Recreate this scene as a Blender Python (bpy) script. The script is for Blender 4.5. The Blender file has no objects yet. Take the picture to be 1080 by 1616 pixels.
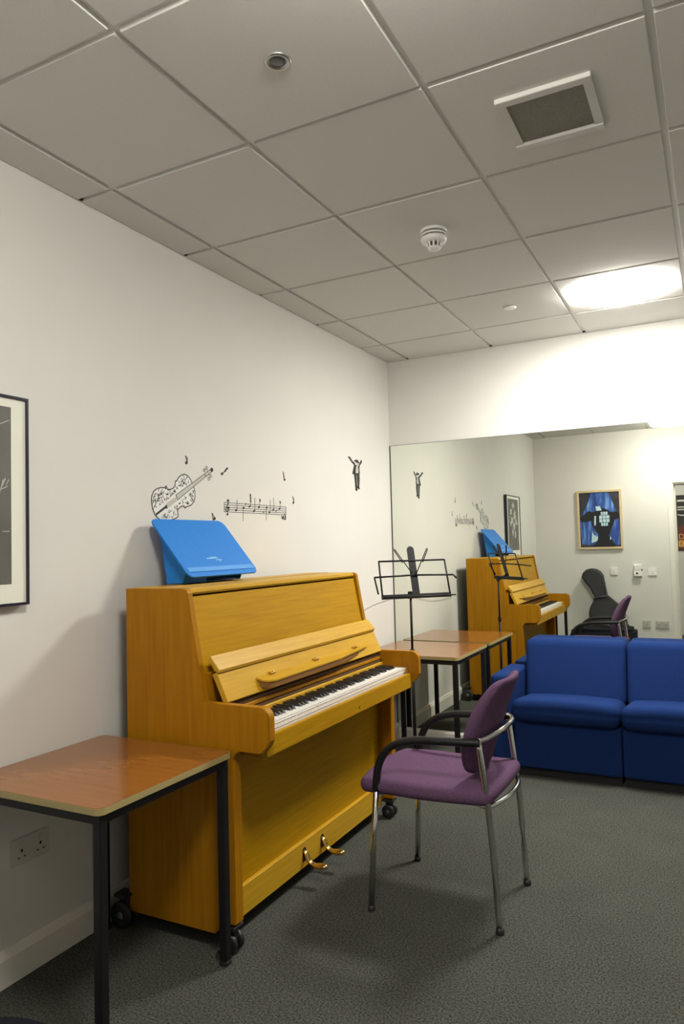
import bpy, bmesh, math, random
from mathutils import Vector, Matrix
random.seed(7)
C = bpy.context.scene.collection
PI = math.pi

# ------------------------------------------------------------------ camera, world, exposure
YAW, PITCH, ROLL, FPX = 0.4754, 0.0472, -0.0261, 1149.47
CAM = Vector((2.0635, -4.7788, 1.3559))
f = Vector((-math.sin(YAW)*math.cos(PITCH), math.cos(YAW)*math.cos(PITCH), math.sin(PITCH)))
r = Vector((math.cos(YAW), math.sin(YAW), 0)); u = r.cross(f)
r2 = r*math.cos(ROLL) + u*math.sin(ROLL); u2 = u*math.cos(ROLL) - r*math.sin(ROLL)
cd = bpy.data.cameras.new('camera'); cam = bpy.data.objects.new('camera', cd); C.objects.link(cam)
cam.matrix_world = Matrix(((r2.x, u2.x, -f.x, CAM.x), (r2.y, u2.y, -f.y, CAM.y), (r2.z, u2.z, -f.z, CAM.z), (0, 0, 0, 1)))
cd.sensor_fit = 'HORIZONTAL'; cd.sensor_width = 36; cd.lens = FPX/1080*36; cd.clip_start = 0.02
sc = bpy.context.scene; sc.camera = cam
w = bpy.data.worlds.new('world'); sc.world = w; w.use_nodes = True
w.node_tree.nodes['Background'].inputs[0].default_value = (.9, .95, 1, 1)
w.node_tree.nodes['Background'].inputs[1].default_value = 0.0
sc.view_settings.view_transform = 'Standard'; sc.view_settings.look = 'None'
sc.view_settings.gamma = 1; sc.view_settings.use_curve_mapping = False
sc.view_settings.exposure = 0.0
sc.cycles.use_denoising = True
sc.cycles.max_bounces = 12; sc.cycles.diffuse_bounces = 6; sc.cycles.glossy_bounces = 6
LAMP = {'far': 112.0, 'near': 66.0, 'hall': 60.0}        # radiance of the opal ceiling lamps

H = 2.672          # ceiling height
RX, RY = 5.0, -4.63  # right wall, opposite wall

# ------------------------------------------------------------------ materials
def nodes(name):
    m = bpy.data.materials.new(name); m.use_nodes = True
    nt = m.node_tree; return m, nt, nt.nodes['Principled BSDF']
def mat(name, col, rough=.5, metal=0, spec=.5, emit=0, var=0, scale=8, bump=0, bscale=200, stretch=(1,1,1), coat=0, col2=None, detail=4, sheen=0):
    m, nt, b = nodes(name)
    b.inputs['Base Color'].default_value = (*col, 1); b.inputs['Roughness'].default_value = rough
    b.inputs['Metallic'].default_value = metal; b.inputs['Specular IOR Level'].default_value = spec
    b.inputs['Coat Weight'].default_value = coat; b.inputs['Coat Roughness'].default_value = .12
    b.inputs['Sheen Weight'].default_value = sheen
    L = nt.links.new
    tc = nt.nodes.new('ShaderNodeTexCoord'); mp = nt.nodes.new('ShaderNodeMapping'); L(tc.outputs['Object'], mp.inputs[0]); mp.inputs['Scale'].default_value = stretch
    if var or col2:
        n = nt.nodes.new('ShaderNodeTexNoise'); n.inputs['Scale'].default_value = scale; n.inputs['Detail'].default_value = detail
        L(mp.outputs[0], n.inputs['Vector'])
        cr = nt.nodes.new('ShaderNodeValToRGB'); L(n.outputs['Fac'], cr.inputs[0])
        cr.color_ramp.elements[0].position = .3; cr.color_ramp.elements[1].position = .7
        a = col2 if col2 else tuple(c*(1-var) for c in col)
        bb = col if col2 else tuple(min(1, c*(1+var)) for c in col)
        cr.color_ramp.elements[0].color = (*a, 1); cr.color_ramp.elements[1].color = (*bb, 1)
        L(cr.outputs[0], b.inputs['Base Color'])
    if bump:
        n2 = nt.nodes.new('ShaderNodeTexNoise'); n2.inputs['Scale'].default_value = bscale; n2.inputs['Detail'].default_value = 3
        L(mp.outputs[0], n2.inputs['Vector'])
        bp = nt.nodes.new('ShaderNodeBump'); bp.inputs['Strength'].default_value = bump; bp.inputs['Distance'].default_value = .002
        L(n2.outputs['Fac'], bp.inputs['Height']); L(bp.outputs[0], b.inputs['Normal'])
    if emit:
        b.inputs['Emission Color'].default_value = (*col, 1); b.inputs['Emission Strength'].default_value = emit
    return m
def lampmat(name, e):
    return mat(name, (1, .965, .885), .4, emit=e)
M = dict(
    wall=mat('wall_paint', (.71, .697, .662), .75, var=.015, scale=3, bump=.08, bscale=150, spec=.25),
    tile=mat('ceiling_tile', (.66, .652, .622), .9, var=.03, scale=260, bump=.25, bscale=420, spec=.1),
    tbar=mat('ceiling_grid_metal', (.74, .73, .69), .5),
    void=mat('ceiling_void', (.05, .05, .05), .9),
    skirt=mat('skirting_gloss_paint', (.76, .73, .67), .35),
    mirror=mat('mirror_silver', (.83, .86, .79), 0.0, metal=1),
    mirror_edge=mat('mirror_dark_edge', (.03, .035, .03), .3),
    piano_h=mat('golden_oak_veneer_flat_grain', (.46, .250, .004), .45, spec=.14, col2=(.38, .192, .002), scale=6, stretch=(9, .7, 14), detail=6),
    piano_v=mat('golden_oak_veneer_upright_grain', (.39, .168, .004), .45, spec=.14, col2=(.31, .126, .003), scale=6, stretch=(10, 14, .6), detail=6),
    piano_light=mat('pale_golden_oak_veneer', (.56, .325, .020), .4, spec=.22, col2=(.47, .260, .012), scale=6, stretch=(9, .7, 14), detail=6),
    felt=mat('dark_brown_felt', (.10, .045, .012), .9),
    dark_gap=mat('dark_gap', (.02, .014, .01), .9),
    ivory=mat('white_key_plastic', (.90, .88, .84), .25),
    ebony=mat('black_key_plastic', (.012, .012, .014), .3),
    brass=mat('brass', (.75, .52, .18), .25, metal=1),
    shade_brown=mat('ledge_shade_brown', (.20, .085, .012), .5),  # dark brown that paints the shade beneath the music ledge
    castor=mat('black_castor', (.015, .015, .016), .45),
    table_top=mat('orange_brown_laminate', (.28, .105, .021), .17, spec=.5, col2=(.25, .091, .017), scale=4, stretch=(1, 14, 1), detail=5, coat=.2),
    table_edge=mat('pale_edge_lipping', (.36, .29, .12), .5),
    blackmetal=mat('black_painted_steel', (.007, .007, .008), .5, spec=.3),
    chrome=mat('chrome', (.68, .68, .67), .15, metal=1),
    blackplastic=mat('black_plastic_arm', (.009, .009, .010), .45, spec=.35),
    purple=mat('purple_weave', (.118, .064, .122), .95, var=.28, scale=260, bump=.4, bscale=600, spec=.08),
    sofa=mat('royal_blue_wool', (.0105, .030, .125), .95, var=.25, scale=300, bump=.35, bscale=600, spec=.08),
    plinth=mat('black_plinth', (.01, .01, .014), .7),
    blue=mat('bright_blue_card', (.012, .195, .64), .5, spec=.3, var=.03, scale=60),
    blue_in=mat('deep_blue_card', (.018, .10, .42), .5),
    white=mat('white_plastic', (.86, .85, .83), .35),
    white_paper=mat('white_print_paper', (.82, .81, .77), .7),
    decal_black=mat('black_vinyl', (.012, .012, .013), .6),
    decal_white=mat('white_vinyl', (.77, .765, .735), .6),
    decal_grey=mat('grey_vinyl', (.50, .50, .45), .6),
    frame_black=mat('blue_black_frame', (.008, .008, .022), .3),
    mount=mat('cream_mount_board', (.80, .80, .70), .8),
    print_grey=mat('grey_photo_print', (.125, .122, .108), .35, var=.12, scale=7),
    print_light=mat('pale_photo_blossom', (.62, .61, .56), .4, var=.35, scale=22),
    pine=mat('pale_wood_frame', (.66, .52, .30), .5, var=.12, scale=20, stretch=(1, 1, 8)),
    gig=mat('charcoal_nylon', (.020, .020, .023), .6, var=.25, scale=14, bump=.3, bscale=300),
    navybag=mat('dark_navy_nylon', (.005, .006, .010), .8, spec=.15, var=.2, scale=14, bump=.3, bscale=300),
    zip=mat('zip_tape', (.045, .045, .05), .5),
    vent=mat('grey_filter_mesh', (.23, .22, .19), .9, var=.25, scale=420),
    vent_frame=mat('vent_frame_paint', (.60, .592, .56), .5),
    alu=mat('satin_metal', (.5, .5, .48), .35, metal=1),
    dark=mat('dark_hole', (.006, .006, .006), .8),
    grey_plate=mat('grey_socket_plastic', (.47, .46, .42), .45),
    pale_print=mat('worn_pale_blue_print', (.28, .52, .80), .5),
    cream_socket=mat('cream_socket_plastic', (.60, .585, .54), .45),
    blue_fold=mat('lighter_blue_fold', (.07, .30, .74), .5),  # fold strip in a lighter blue than the board
    lens=mat('grey_lens', (.10, .10, .10), .2),
    orange=mat('orange_print', (.85, .42, .09), .6),
    boarddark=mat('dark_photo_poster', (.035, .033, .03), .5, var=.3, scale=9),
    maroon=mat('maroon_print', (.14, .035, .02), .6),
    lamp_far=lampmat('opal_lamp_far', LAMP['far']), lamp_near=lampmat('opal_lamp_near', LAMP['near']), lamp_hall=lampmat('opal_lamp_hall', LAMP['hall']),
)
# speckled carpet
def carpet():
    m, nt, b = nodes('grey_fleck_carpet'); L = nt.links.new
    b.inputs['Roughness'].default_value = 1; b.inputs['Specular IOR Level'].default_value = .05
    tc = nt.nodes.new('ShaderNodeTexCoord')
    n = nt.nodes.new('ShaderNodeTexNoise'); n.inputs['Scale'].default_value = 150; n.inputs['Detail'].default_value = 5; n.inputs['Roughness'].default_value = .75
    n2 = nt.nodes.new('ShaderNodeTexNoise'); n2.inputs['Scale'].default_value = 5; n2.inputs['Detail'].default_value = 3
    L(tc.outputs['Object'], n.inputs['Vector']); L(tc.outputs['Object'], n2.inputs['Vector'])
    cr = nt.nodes.new('ShaderNodeValToRGB'); L(n.outputs['Fac'], cr.inputs[0])
    e = cr.color_ramp.elements; e[0].position = .36; e[0].color = (.016, .017, .015, 1); e[1].position = .66; e[1].color = (.158, .163, .140, 1)
    mx = nt.nodes.new('ShaderNodeMixRGB'); mx.blend_type = 'MULTIPLY'; mx.inputs[0].default_value = .25
    L(cr.outputs[0], mx.inputs[1]); L(n2.outputs['Fac'], mx.inputs[2]); L(mx.outputs[0], b.inputs['Base Color'])
    bp = nt.nodes.new('ShaderNodeBump'); bp.inputs['Strength'].default_value = .6; bp.inputs['Distance'].default_value = .004
    L(n.outputs['Fac'], bp.inputs['Height']); L(bp.outputs[0], b.inputs['Normal'])
    return m
M['carpet'] = carpet()
# painted canvas: blue drapes with streaks
def drape():
    m, nt, b = nodes('blue_drape_paint'); L = nt.links.new
    b.inputs['Roughness'].default_value = .5
    tc = nt.nodes.new('ShaderNodeTexCoord'); mp = nt.nodes.new('ShaderNodeMapping'); mp.inputs['Scale'].default_value = (16, 1, 2.2)
    L(tc.outputs['Object'], mp.inputs[0])
    n = nt.nodes.new('ShaderNodeTexNoise'); n.inputs['Scale'].default_value = 1.3; n.inputs['Detail'].default_value = 6; L(mp.outputs[0], n.inputs['Vector'])
    cr = nt.nodes.new('ShaderNodeValToRGB'); L(n.outputs['Fac'], cr.inputs[0])
    e = cr.color_ramp.elements; e[0].position = .35; e[0].color = (.012, .03, .15, 1); e[1].position = .70; e[1].color = (.22, .42, .85, 1)
    k = e.new(.52); k.color = (.035, .11, .42, 1)
    L(cr.outputs[0], b.inputs['Base Color']); return m
M['drape'] = drape()
M['canvas_dark'] = mat('dark_canvas_paint', (.035, .030, .045), .5, var=.4, scale=9)
M['figure'] = mat('near_black_paint', (.008, .008, .013), .5, var=.3, scale=14)
M['pale_pane'] = mat('pale_blue_paint', (.52, .72, .88), .5, var=.25, scale=40)

# ------------------------------------------------------------------ mesh helpers (world coordinates)
def box(bm, x0, x1, y0, y1, z0, z1, bev=0, seg=1):
    vs = [bm.verts.new((x, y, z)) for x in (x0, x1) for y in (y0, y1) for z in (z0, z1)]
    F = [(0, 1, 3, 2), (4, 6, 7, 5), (0, 4, 5, 1), (2, 3, 7, 6), (0, 2, 6, 4), (1, 5, 7, 3)]
    fs = [bm.faces.new([vs[i] for i in q]) for q in F]
    if bev:
        es = list({e for q in fs for e in q.edges})
        bmesh.ops.bevel(bm, geom=es, offset=bev, segments=seg, affect='EDGES', clamp_overlap=True)
    return vs
def prism(bm, pts, axis, a, b, bev=0, seg=1):
    """polygon pts extruded along axis from a to b. axis 'y': pts are (x,z); 'x': (y,z); 'z': (x,y)"""
    def P(p, t):
        return {'y': (p[0], t, p[1]), 'x': (t, p[0], p[1]), 'z': (p[0], p[1], t)}[axis]
    A = [bm.verts.new(P(p, a)) for p in pts]; B = [bm.verts.new(P(p, b)) for p in pts]
    fs = [bm.faces.new(A), bm.faces.new(B)]
    n = len(pts)
    for i in range(n): fs.append(bm.faces.new((A[i], A[(i+1) % n], B[(i+1) % n], B[i])))
    bmesh.ops.recalc_face_normals(bm, faces=fs)
    if bev:
        es = list(set(fs[0].edges) | set(fs[1].edges))
        bmesh.ops.bevel(bm, geom=es, offset=bev, segments=seg, affect='EDGES', clamp_overlap=True)
def arc(cx, cz, rad, a0, a1, n=6):
    return [(cx+rad*math.cos(math.radians(a0+(a1-a0)*i/n)), cz+rad*math.sin(math.radians(a0+(a1-a0)*i/n))) for i in range(n+1)]
def tube(bm, path, rad, n=10, cap=True, flat=1.0, up=(0, 0, 1)):
    path = [Vector(p) for p in path]; rings = []
    for i, p in enumerate(path):
        t = (path[min(i+1, len(path)-1)] - path[max(i-1, 0)]).normalized()
        s = Vector(up).cross(t)
        if s.length < .05: s = Vector((0, 1, 0)).cross(t)
        if s.length < .05: s = Vector((1, 0, 0)).cross(t)
        s.normalize(); v = t.cross(s)
        R = rad[i] if isinstance(rad, (list, tuple)) else rad
        rings.append([bm.verts.new(p + s*(R*flat*math.cos(2*PI*k/n)) + v*(R*math.sin(2*PI*k/n))) for k in range(n)])
    for a, b in zip(rings, rings[1:]):
        for k in range(n):
            fc = bm.faces.new((a[k], a[(k+1) % n], b[(k+1) % n], b[k])); fc.smooth = True
    if cap:
        bm.faces.new(rings[0][::-1]); bm.faces.new(rings[-1])
def smoothpath(pts, n=6):
    P = [Vector(p) for p in pts]; out = []
    for i in range(len(P)-1):
        a, b, c, d = P[max(i-1, 0)], P[i], P[i+1], P[min(i+2, len(P)-1)]
        for k in range(n):
            t = k/n
            out.append(.5*((2*b)+(c-a)*t+(2*a-5*b+4*c-d)*t*t+(3*b-a-3*c+d)*t**3))
    out.append(P[-1]); return out
def lathe(bm, prof, c, n=32, axis='z', smooth=True):
    """prof: list of (radius, offset along axis)"""
    rings = []
    for rad, h in prof:
        ring = []
        for k in range(n):
            a = 2*PI*k/n; x, y = max(rad, 1e-5)*math.cos(a), max(rad, 1e-5)*math.sin(a)
            o = {'z': (x, y, h), 'y': (x, h, y), 'x': (h, x, y)}[axis]
            ring.append(bm.verts.new(Vector(c)+Vector(o)))
        rings.append(ring)
    fs = []
    for a, b in zip(rings, rings[1:]):
        for k in range(n):
            q = bm.faces.new((a[k], a[(k+1) % n], b[(k+1) % n], b[k])); q.smooth = smooth; fs.append(q)
    fs += [bm.faces.new(rings[0]), bm.faces.new(rings[-1])]
    bmesh.ops.recalc_face_normals(bm, faces=fs)
def rbox(bm, c, s, rad, inner=6, deform=None):
    """box with fully rounded edges; s = full sizes"""
    ax = []
    for L in s:
        h = L/2; R = min(rad, h*.999)
        lo = [-h + R*q for q in (0, .12, .3, .55, .8, 1)]
        mid = [(-h+R) + (2*h-2*R)*i/inner for i in range(1, inner)] if h-R > 1e-4 else []
        a = lo + mid + [-q for q in reversed(lo)]
        o = [a[0]]
        for q in a[1:]:
            if q - o[-1] > 1e-5: o.append(q)
        ax.append(o)
    cache = {}
    def V(i, j, k):
        key = (i, j, k)
        if key in cache: return cache[key]
        p = Vector((ax[0][i], ax[1][j], ax[2][k])); cc = Vector()
        for d in range(3):
            lim = s[d]/2 - min(rad, s[d]/2*.999); cc[d] = max(-lim, min(lim, p[d]))
        dd = p-cc
        if dd.length > 1e-9:
            R = [min(rad, s[d]/2*.999) for d in range(3)]
            nn = Vector([dd[d]/R[d] for d in range(3)]).normalized()
            p = cc + Vector([nn[d]*R[d] for d in range(3)])
        if deform: p = Vector(deform(p))
        cache[key] = bm.verts.new(p + Vector(c)); return cache[key]
    n = [len(a) for a in ax]; fs = []
    for d in range(3):
        e, g = [(1, 2), (0, 2), (0, 1)][d]
        for side in (0, n[d]-1):
            for a in range(n[e]-1):
                for b in range(n[g]-1):
                    q = []
                    for da, db in ((0, 0), (1, 0), (1, 1), (0, 1)):
                        idx = [0, 0, 0]; idx[d] = side; idx[e] = a+da; idx[g] = b+db
                        q.append(V(*idx))
                    fc = bm.faces.new(q); fc.smooth = True; fs.append(fc)
    bmesh.ops.recalc_face_normals(bm, faces=fs)
def worldloc(o):
    v = Vector(o.location)
    while o.parent: o = o.parent; v = v + Vector(o.location)
    return v
def obj(name, bm, m, parent=None, loc=None, recalc=True):
    if recalc: bmesh.ops.recalc_face_normals(bm, faces=bm.faces[:])
    base = worldloc(parent) if parent else Vector(loc or (0, 0, 0))
    bmesh.ops.translate(bm, verts=bm.verts[:], vec=-base)
    me = bpy.data.meshes.new(name); bm.to_mesh(me); bm.free()
    me.materials.append(m)
    o = bpy.data.objects.new(name, me); C.objects.link(o)
    if parent: o.parent = parent
    else: o.location = base
    return o
def B(): return bmesh.new()
def bx(name, m, parent, x0, x1, y0, y1, z0, z1, bev=.0, seg=1, loc=None):
    bm = B(); box(bm, x0, x1, y0, y1, z0, z1, bev, seg); return obj(name, bm, m, parent, loc)
def tb(name, m, parent, path, rad, **k):
    bm = B(); tube(bm, path, rad, **k); return obj(name, bm, m, parent)
def lt(name, m, parent, prof, c, n=32, axis='z', loc=None):
    bm = B(); lathe(bm, prof, c, n, axis); return obj(name, bm, m, parent, loc)
def tag(o, label, cat, group=None):
    o['label'] = label; o['category'] = cat
    if group: o['group'] = group
    return o
def thing(name, label, cat, loc, group=None):
    o = bpy.data.objects.new(name, None); C.objects.link(o); o.location = loc; o.empty_display_size = .1
    return tag(o, label, cat, group)
def struct(o): o['kind'] = 'structure'; return o

# ------------------------------------------------------------------ the room
T = .12
struct(bx('floor', M['carpet'], None, -.12, RX+.12, -8.0, .12, -.1, 0))
struct(bx('wall_left', M['wall'], None, -T, 0, RY-T, T, 0, H+.3))
struct(bx('wall_back', M['wall'], None, 0, RX, 0, T, 0, H+.3))
struct(bx('wall_right', M['wall'], None, RX, RX+T, RY-T, T, 0, H+.3))
DX0, DX1, DH = 1.602, 2.50, 2.01        # doorway in the opposite wall (the camera stands in it)
bm = B(); box(bm, 0, DX0, RY-T, RY, 0, H+.3); box(bm, DX1, RX, RY-T, RY, 0, H+.3); box(bm, DX0, DX1, RY-T, RY, DH, H+.3)
struct(obj('wall_opposite', bm, M['wall']))
# skirting boards with a sloped top
def skirt_prof(x, s): return [(x, 0), (x+s*.016, 0), (x+s*.016, .085), (x+s*.006, .108), (x, .110)]
bm = B(); prism(bm, skirt_prof(0, 1), 'y', RY, -.001); struct(obj('baseboard_left', bm, M['skirt']))
bm = B(); prism(bm, [(0, 0), (-.016, 0), (-.016, .066), (-.006, .080), (0, .082)], 'x', .0165, RX-.0165); struct(obj('baseboard_back', bm, M['skirt']))
bm = B(); prism(bm, [(RX, 0), (RX-.016, 0), (RX-.016, .085), (RX-.006, .108), (RX, .110)], 'y', RY, -.001); struct(obj('baseboard_right', bm, M['skirt']))
bm = B(); pr = [(RY, 0), (RY+.016, 0), (RY+.016, .085), (RY+.006, .108), (RY, .110)]
prism(bm, pr, 'x', .0165, DX0-.051); prism(bm, pr, 'x', DX1+.051, RX-.0165); struct(obj('baseboard_opposite', bm, M['skirt']))

# suspended ceiling: lay-in tiles hanging a few millimetres below the T-bar grid
xs = [0, .169, .769, 1.369, 1.969, 2.569, 3.169, 3.769, 4.369, RX]; ys = [0]+[-(.45+.6*i) for i in range(7)]+[RY]
bm = B()
for i in range(len(xs)-1):
    for j in range(len(ys)-1):
        a, b_, c, d = xs[i]+(.010 if i else .002), xs[i+1]-(.010 if i < len(xs)-2 else .002), ys[j+1]+(.010 if j < len(ys)-2 else .002), ys[j]-(.010 if j else .002)
        dz = random.uniform(-.0015, .0015)
        q = .0018
        vb = [(a+q, c+q), (b_-q, c+q), (b_-q, d-q), (a+q, d-q)]; vt = [(a, c), (b_, c), (b_, d), (a, d)]
        lo = [bm.verts.new((x, y, H-.004+dz)) for x, y in vb]; md = [bm.verts.new((x, y, H-.002+dz)) for x, y in vt]; hi = [bm.verts.new((x, y, H+.02)) for x, y in vt]
        bm.faces.new(lo); bm.faces.new(hi)
        for A_, B_ in ((lo, md), (md, hi)):
            for k in range(4): bm.faces.new((A_[k], A_[(k+1) % 4], B_[(k+1) % 4], B_[k]))
struct(obj('ceiling', bm, M['tile']))
bm = B()
for x in xs[1:-1]: box(bm, x-.012, x+.012, RY, 0, H+.008, H+.016)
for y in ys[1:-1]: box(bm, 0, RX, y-.012, y+.012, H+.009, H+.015)
for x in (0, RX-.022): box(bm, x, x+.022, RY, 0, H+.0205, H+.0225)
struct(obj('trim_1', bm, M['tbar']))
# little dark notches where the grid meets the wall angle
bm = B()
for x in xs[1:5]: box(bm, x-.014, x+.012, -.014, -.002, H+.0005, H+.0075)
for y in ys[1:7]: box(bm, .002, .013, y-.013, y+.013, H+.0005, H+.0075)
struct(obj('trim_2', bm, M['dark']))
struct(bx('ceiling_slab', M['void'], None, -T, RX+T, -8.0, T, H+.30, H+.36))

# doorway: lining and architrave
bm = B()
box(bm, DX0, DX0+.02, RY-T, RY+.002, 0, DH-.02); box(bm, DX1-.02, DX1, RY-T, RY+.002, 0, DH-.02); box(bm, DX0, DX1, RY-T, RY+.002, DH-.02, DH)
box(bm, DX0-.05, DX0+.008, RY, RY+.018, 0, DH+.045, .004); box(bm, DX1-.008, DX1+.05, RY, RY+.018, 0, DH+.045, .004)
box(bm, DX0+.008, DX1-.008, RY, RY+.018, DH-.008, DH+.045, .004)
box(bm, DX0+.02, DX0+.034, RY-.10, RY-.06, 0, DH-.034); box(bm, DX0+.02, DX1-.02, RY-.10, RY-.06, DH-.034, DH-.02)
d1 = struct(obj('door_1', bm, M['skirt']))
bx('strike_plate', M['alu'], d1, DX0+.0195, DX0+.0215, RY-.055, RY-.02, .95, 1.09)

# corridor beyond the doorway
struct(bx('wall_corridor', M['wall'], None, -.12, RX+.12, -6.60, -6.48, 0, H+.3))
struct(bx('ceiling_corridor', M['tile'], None, -.12, RX+.12, -6.48, RY-T, 2.6, 2.65))
struct(bx('wall_corridor_left', M['wall'], None, -.12, 0, -6.48, RY-T, 0, 2.6))
struct(bx('wall_corridor_right', M['wall'], None, RX, RX+.12, -6.48, RY-T, 0, 2.6))
o = thing('poster', 'dark poster with orange letters on the corridor wall, seen through the mirrored doorway', 'poster', (2.0, -6.47, 1.5))
bx('sheet', M['boarddark'], o, 1.562, 2.5, -6.479, -6.472, 1.17, 1.95)
for za, zb, yy in ((1.86, 1.885, 0), (1.775, 1.79, .0), (1.74, 1.755, .0)):
    bx('white_line', M['decal_white'], o, 1.575, 2.45, -6.472, -6.471, za, zb)
bm = B(); prism(bm, [(1.575, 1.672), (1.62, 1.66), (2.4, 1.62), (2.4, 1.635), (1.62, 1.675), (1.575, 1.685)], 'y', -6.472, -6.471); obj('white_line', bm, M['decal_white'], o)
bx('maroon_panel', M['maroon'], o, 1.575, 2.45, -6.472, -6.4715, 1.19, 1.52)
def letters(ch, x, z, size, m, parent):
    cu = bpy.data.curves.new('letters', 'FONT'); cu.body = ch; cu.size = size; cu.extrude = .0006
    t = bpy.data.objects.new('letters', cu); C.objects.link(t)
    dg = bpy.context.evaluated_depsgraph_get(); me = bpy.data.meshes.new_from_object(t.evaluated_get(dg))
    bpy.data.objects.remove(t)
    ob = bpy.data.objects.new('letters', me); C.objects.link(ob); ob.parent = parent
    me.transform(Matrix.Rotation(PI/2, 4, 'X'))
    ob.location = Vector((x, -6.4705, z)) - Vector(parent.location)
    me.materials.clear(); me.materials.append(m)
letters('D', 1.572, 1.335, .105, M['orange'], o)
bx('orange_block', M['orange'], o, 1.572, 1.66, -6.4715, -6.4708, 1.225, 1.315)
letters('E', 1.588, 1.24, .085, M['maroon'], o)

# ------------------------------------------------------------------ ceiling lamps
def ceiling_lamp(x, y, z, rad, m, label, deep=False):
    t = thing('ceiling_lamp', label, 'lamp', (x, y, z), 'round opal ceiling lamps')
    lt('lamp_base', M['white'], t, [(rad*.90, 0), (rad*.90, -.006), (rad*.5, -.0065)], (x, y, z), 48)
    k = .024 if not deep else .095
    prof = [(rad*.97, -.0066), (rad, -.008), (rad*.955, -.008-.22*k), (rad*.85, -.008-.47*k), (rad*.65, -.008-.74*k), (rad*.4, -.008-.91*k), (rad*.2, -.008-.98*k), (.002, -.008-k)]
    if deep: prof = [(rad*.97, -.0066), (rad, -.008), (rad, -.008-.6*k), (rad*.93, -.008-.85*k), (rad*.6, -.008-.97*k), (.002, -.008-k)]
    lt('diffuser', m, t, prof, (x, y, z), 48)
    return t
ceiling_lamp(1.672, -.755, H-.0055, .262, M['lamp_far'], 'glowing round ceiling lamp in the tile beside the mirror wall')
ceiling_lamp(1.67, -3.80, H-.0055, .22, M['lamp_near'], 'glowing round ceiling lamp near the doorway, its reflection at the mirror top edge', True)
ceiling_lamp(.9, -5.6, 2.6, .22, M['lamp_hall'], 'glowing round lamp on the corridor ceiling beyond the doorway')

# smoke detector
HT = H-.0045
t = thing('smoke_detector', 'white ribbed smoke detector hanging from a middle ceiling tile', 'smoke detector', (1.062, -1.93, HT))
c = (1.062, -1.93, HT)
lt('base', M['white'], t, [(.054, 0), (.056, -.004), (.054, -.013)], c)
lt('collar', M['lens'], t, [(.044, -.013), (.044, -.019)], c)
lt('ring', M['white'], t, [(.052, -.019), (.054, -.022), (.053, -.027)], c)
lt('vent_ring', M['lens'], t, [(.043, -.027), (.043, -.033)], c)
lt('body', M['white'], t, [(.053, -.033), (.055, -.040), (.050, -.052), (.034, -.056)], c)
bm = B()
for k in range(10):
    a = 2*PI*k/10; p = Vector((c[0]+.032*math.cos(a), c[1]+.032*math.sin(a), HT-.055))
    tube(bm, [p, p+Vector((-.004*math.cos(a), -.004*math.sin(a), -.019))], .0045, 6)
obj('ribs', bm, M['white'], t)
lt('sensing_cap', M['white'], t, [(.027, -.073), (.029, -.076), (.026, -.082), (.012, -.085)], c)
lt('chamber', M['lens'], t, [(.024, -.055), (.024, -.073)], c)
# small unlit downlight
t = thing('downlight', 'small unlit recessed spotlight with dull metal rim in the ceiling', 'spotlight', (1.065, -3.15, HT)); c = (1.065, -3.15, HT)
lt('rim', M['alu'], t, [(.022, .001), (.024, -.003), (.033, -.006), (.038, -.002), (.038, .0)], c)
lt('bulb_face', M['lens'], t, [(.021, .0), (.021, -.003), (.012, -.005), (.002, -.0055)], c)
# air vent
t = thing('air_vent', 'square ceiling air vent with a grey filter and pale frame', 'vent', (1.667, -2.54, HT))
vx0, vx1, vy0, vy1 = 1.530, 1.805, -2.690, -2.390
bm = B()
box(bm, vx0, vx1, vy0, vy0+.032, HT-.016, HT-.0005, .002); box(bm, vx0, vx1, vy1-.032, vy1, HT-.016, HT-.0005, .002)
box(bm, vx0, vx0+.026, vy0+.032, vy1-.032, HT-.0115, HT-.0005); box(bm, vx1-.026, vx1, vy0+.032, vy1-.032, HT-.0115, HT-.0005)
obj('frame', bm, M['vent_frame'], t)
bx('filter', M['vent'], t, vx0+.026, vx1-.026, vy0+.032, vy1-.032, HT-.006, HT-.0005)
# little blanking disc
t = thing('ceiling_disc', 'small flat white disc on the ceiling tile left of the glowing lamp', 'disc', (1.085, -.76, HT))
lt('cover', M['white'], t, [(.034, -.0005), (.034, -.004), (.030, -.006), (.002, -.007)], (1.085, -.76, HT-.0008))
lt('rim', M['vent_frame'], t, [(.037, 0), (.037, -.002), (.034, -.003)], (1.085, -.76, HT-.0005))

# ------------------------------------------------------------------ wall mirror
t = thing('wall_mirror', 'large frameless mirror covering the wall behind the blue sofa', 'mirror', (1.45, 0, .085))
bx('glass', M['mirror'], t, .0095, 2.9, -.006, -.001, .086, 2.062)
bm = B(); box(bm, .001, .0093, -.0065, -.001, .086, 2.062); box(bm, .002, 2.9, -.0065, -.001, 2.0622, 2.0645); obj('edge', bm, M['mirror_edge'], t)

# ------------------------------------------------------------------ upright piano
Y0, Y1 = -2.74, -1.373
P = thing('upright_piano', 'golden oak upright piano with open keyboard against the left wall', 'piano', (.10, (Y0+Y1)/2, 0))
side = [(.103, .055), (.487, .055), (.535, .10), (.535, .66), (.474, .70), (.455, .848), (.394, 1.195)] + arc(.372, 1.198, .022, 0, 90, 5) + [(.103, 1.220)]
for a, b_ in ((Y0, Y0+.028), (Y1-.028, Y1)):
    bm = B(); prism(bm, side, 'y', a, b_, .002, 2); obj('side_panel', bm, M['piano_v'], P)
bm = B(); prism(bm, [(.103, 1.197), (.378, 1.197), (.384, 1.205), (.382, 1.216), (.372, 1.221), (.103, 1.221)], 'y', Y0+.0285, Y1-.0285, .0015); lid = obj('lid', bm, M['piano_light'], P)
bx('hinge', M['brass'], lid, .236, .246, Y0+.06, Y1-.06, 1.2205, 1.2235)
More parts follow.
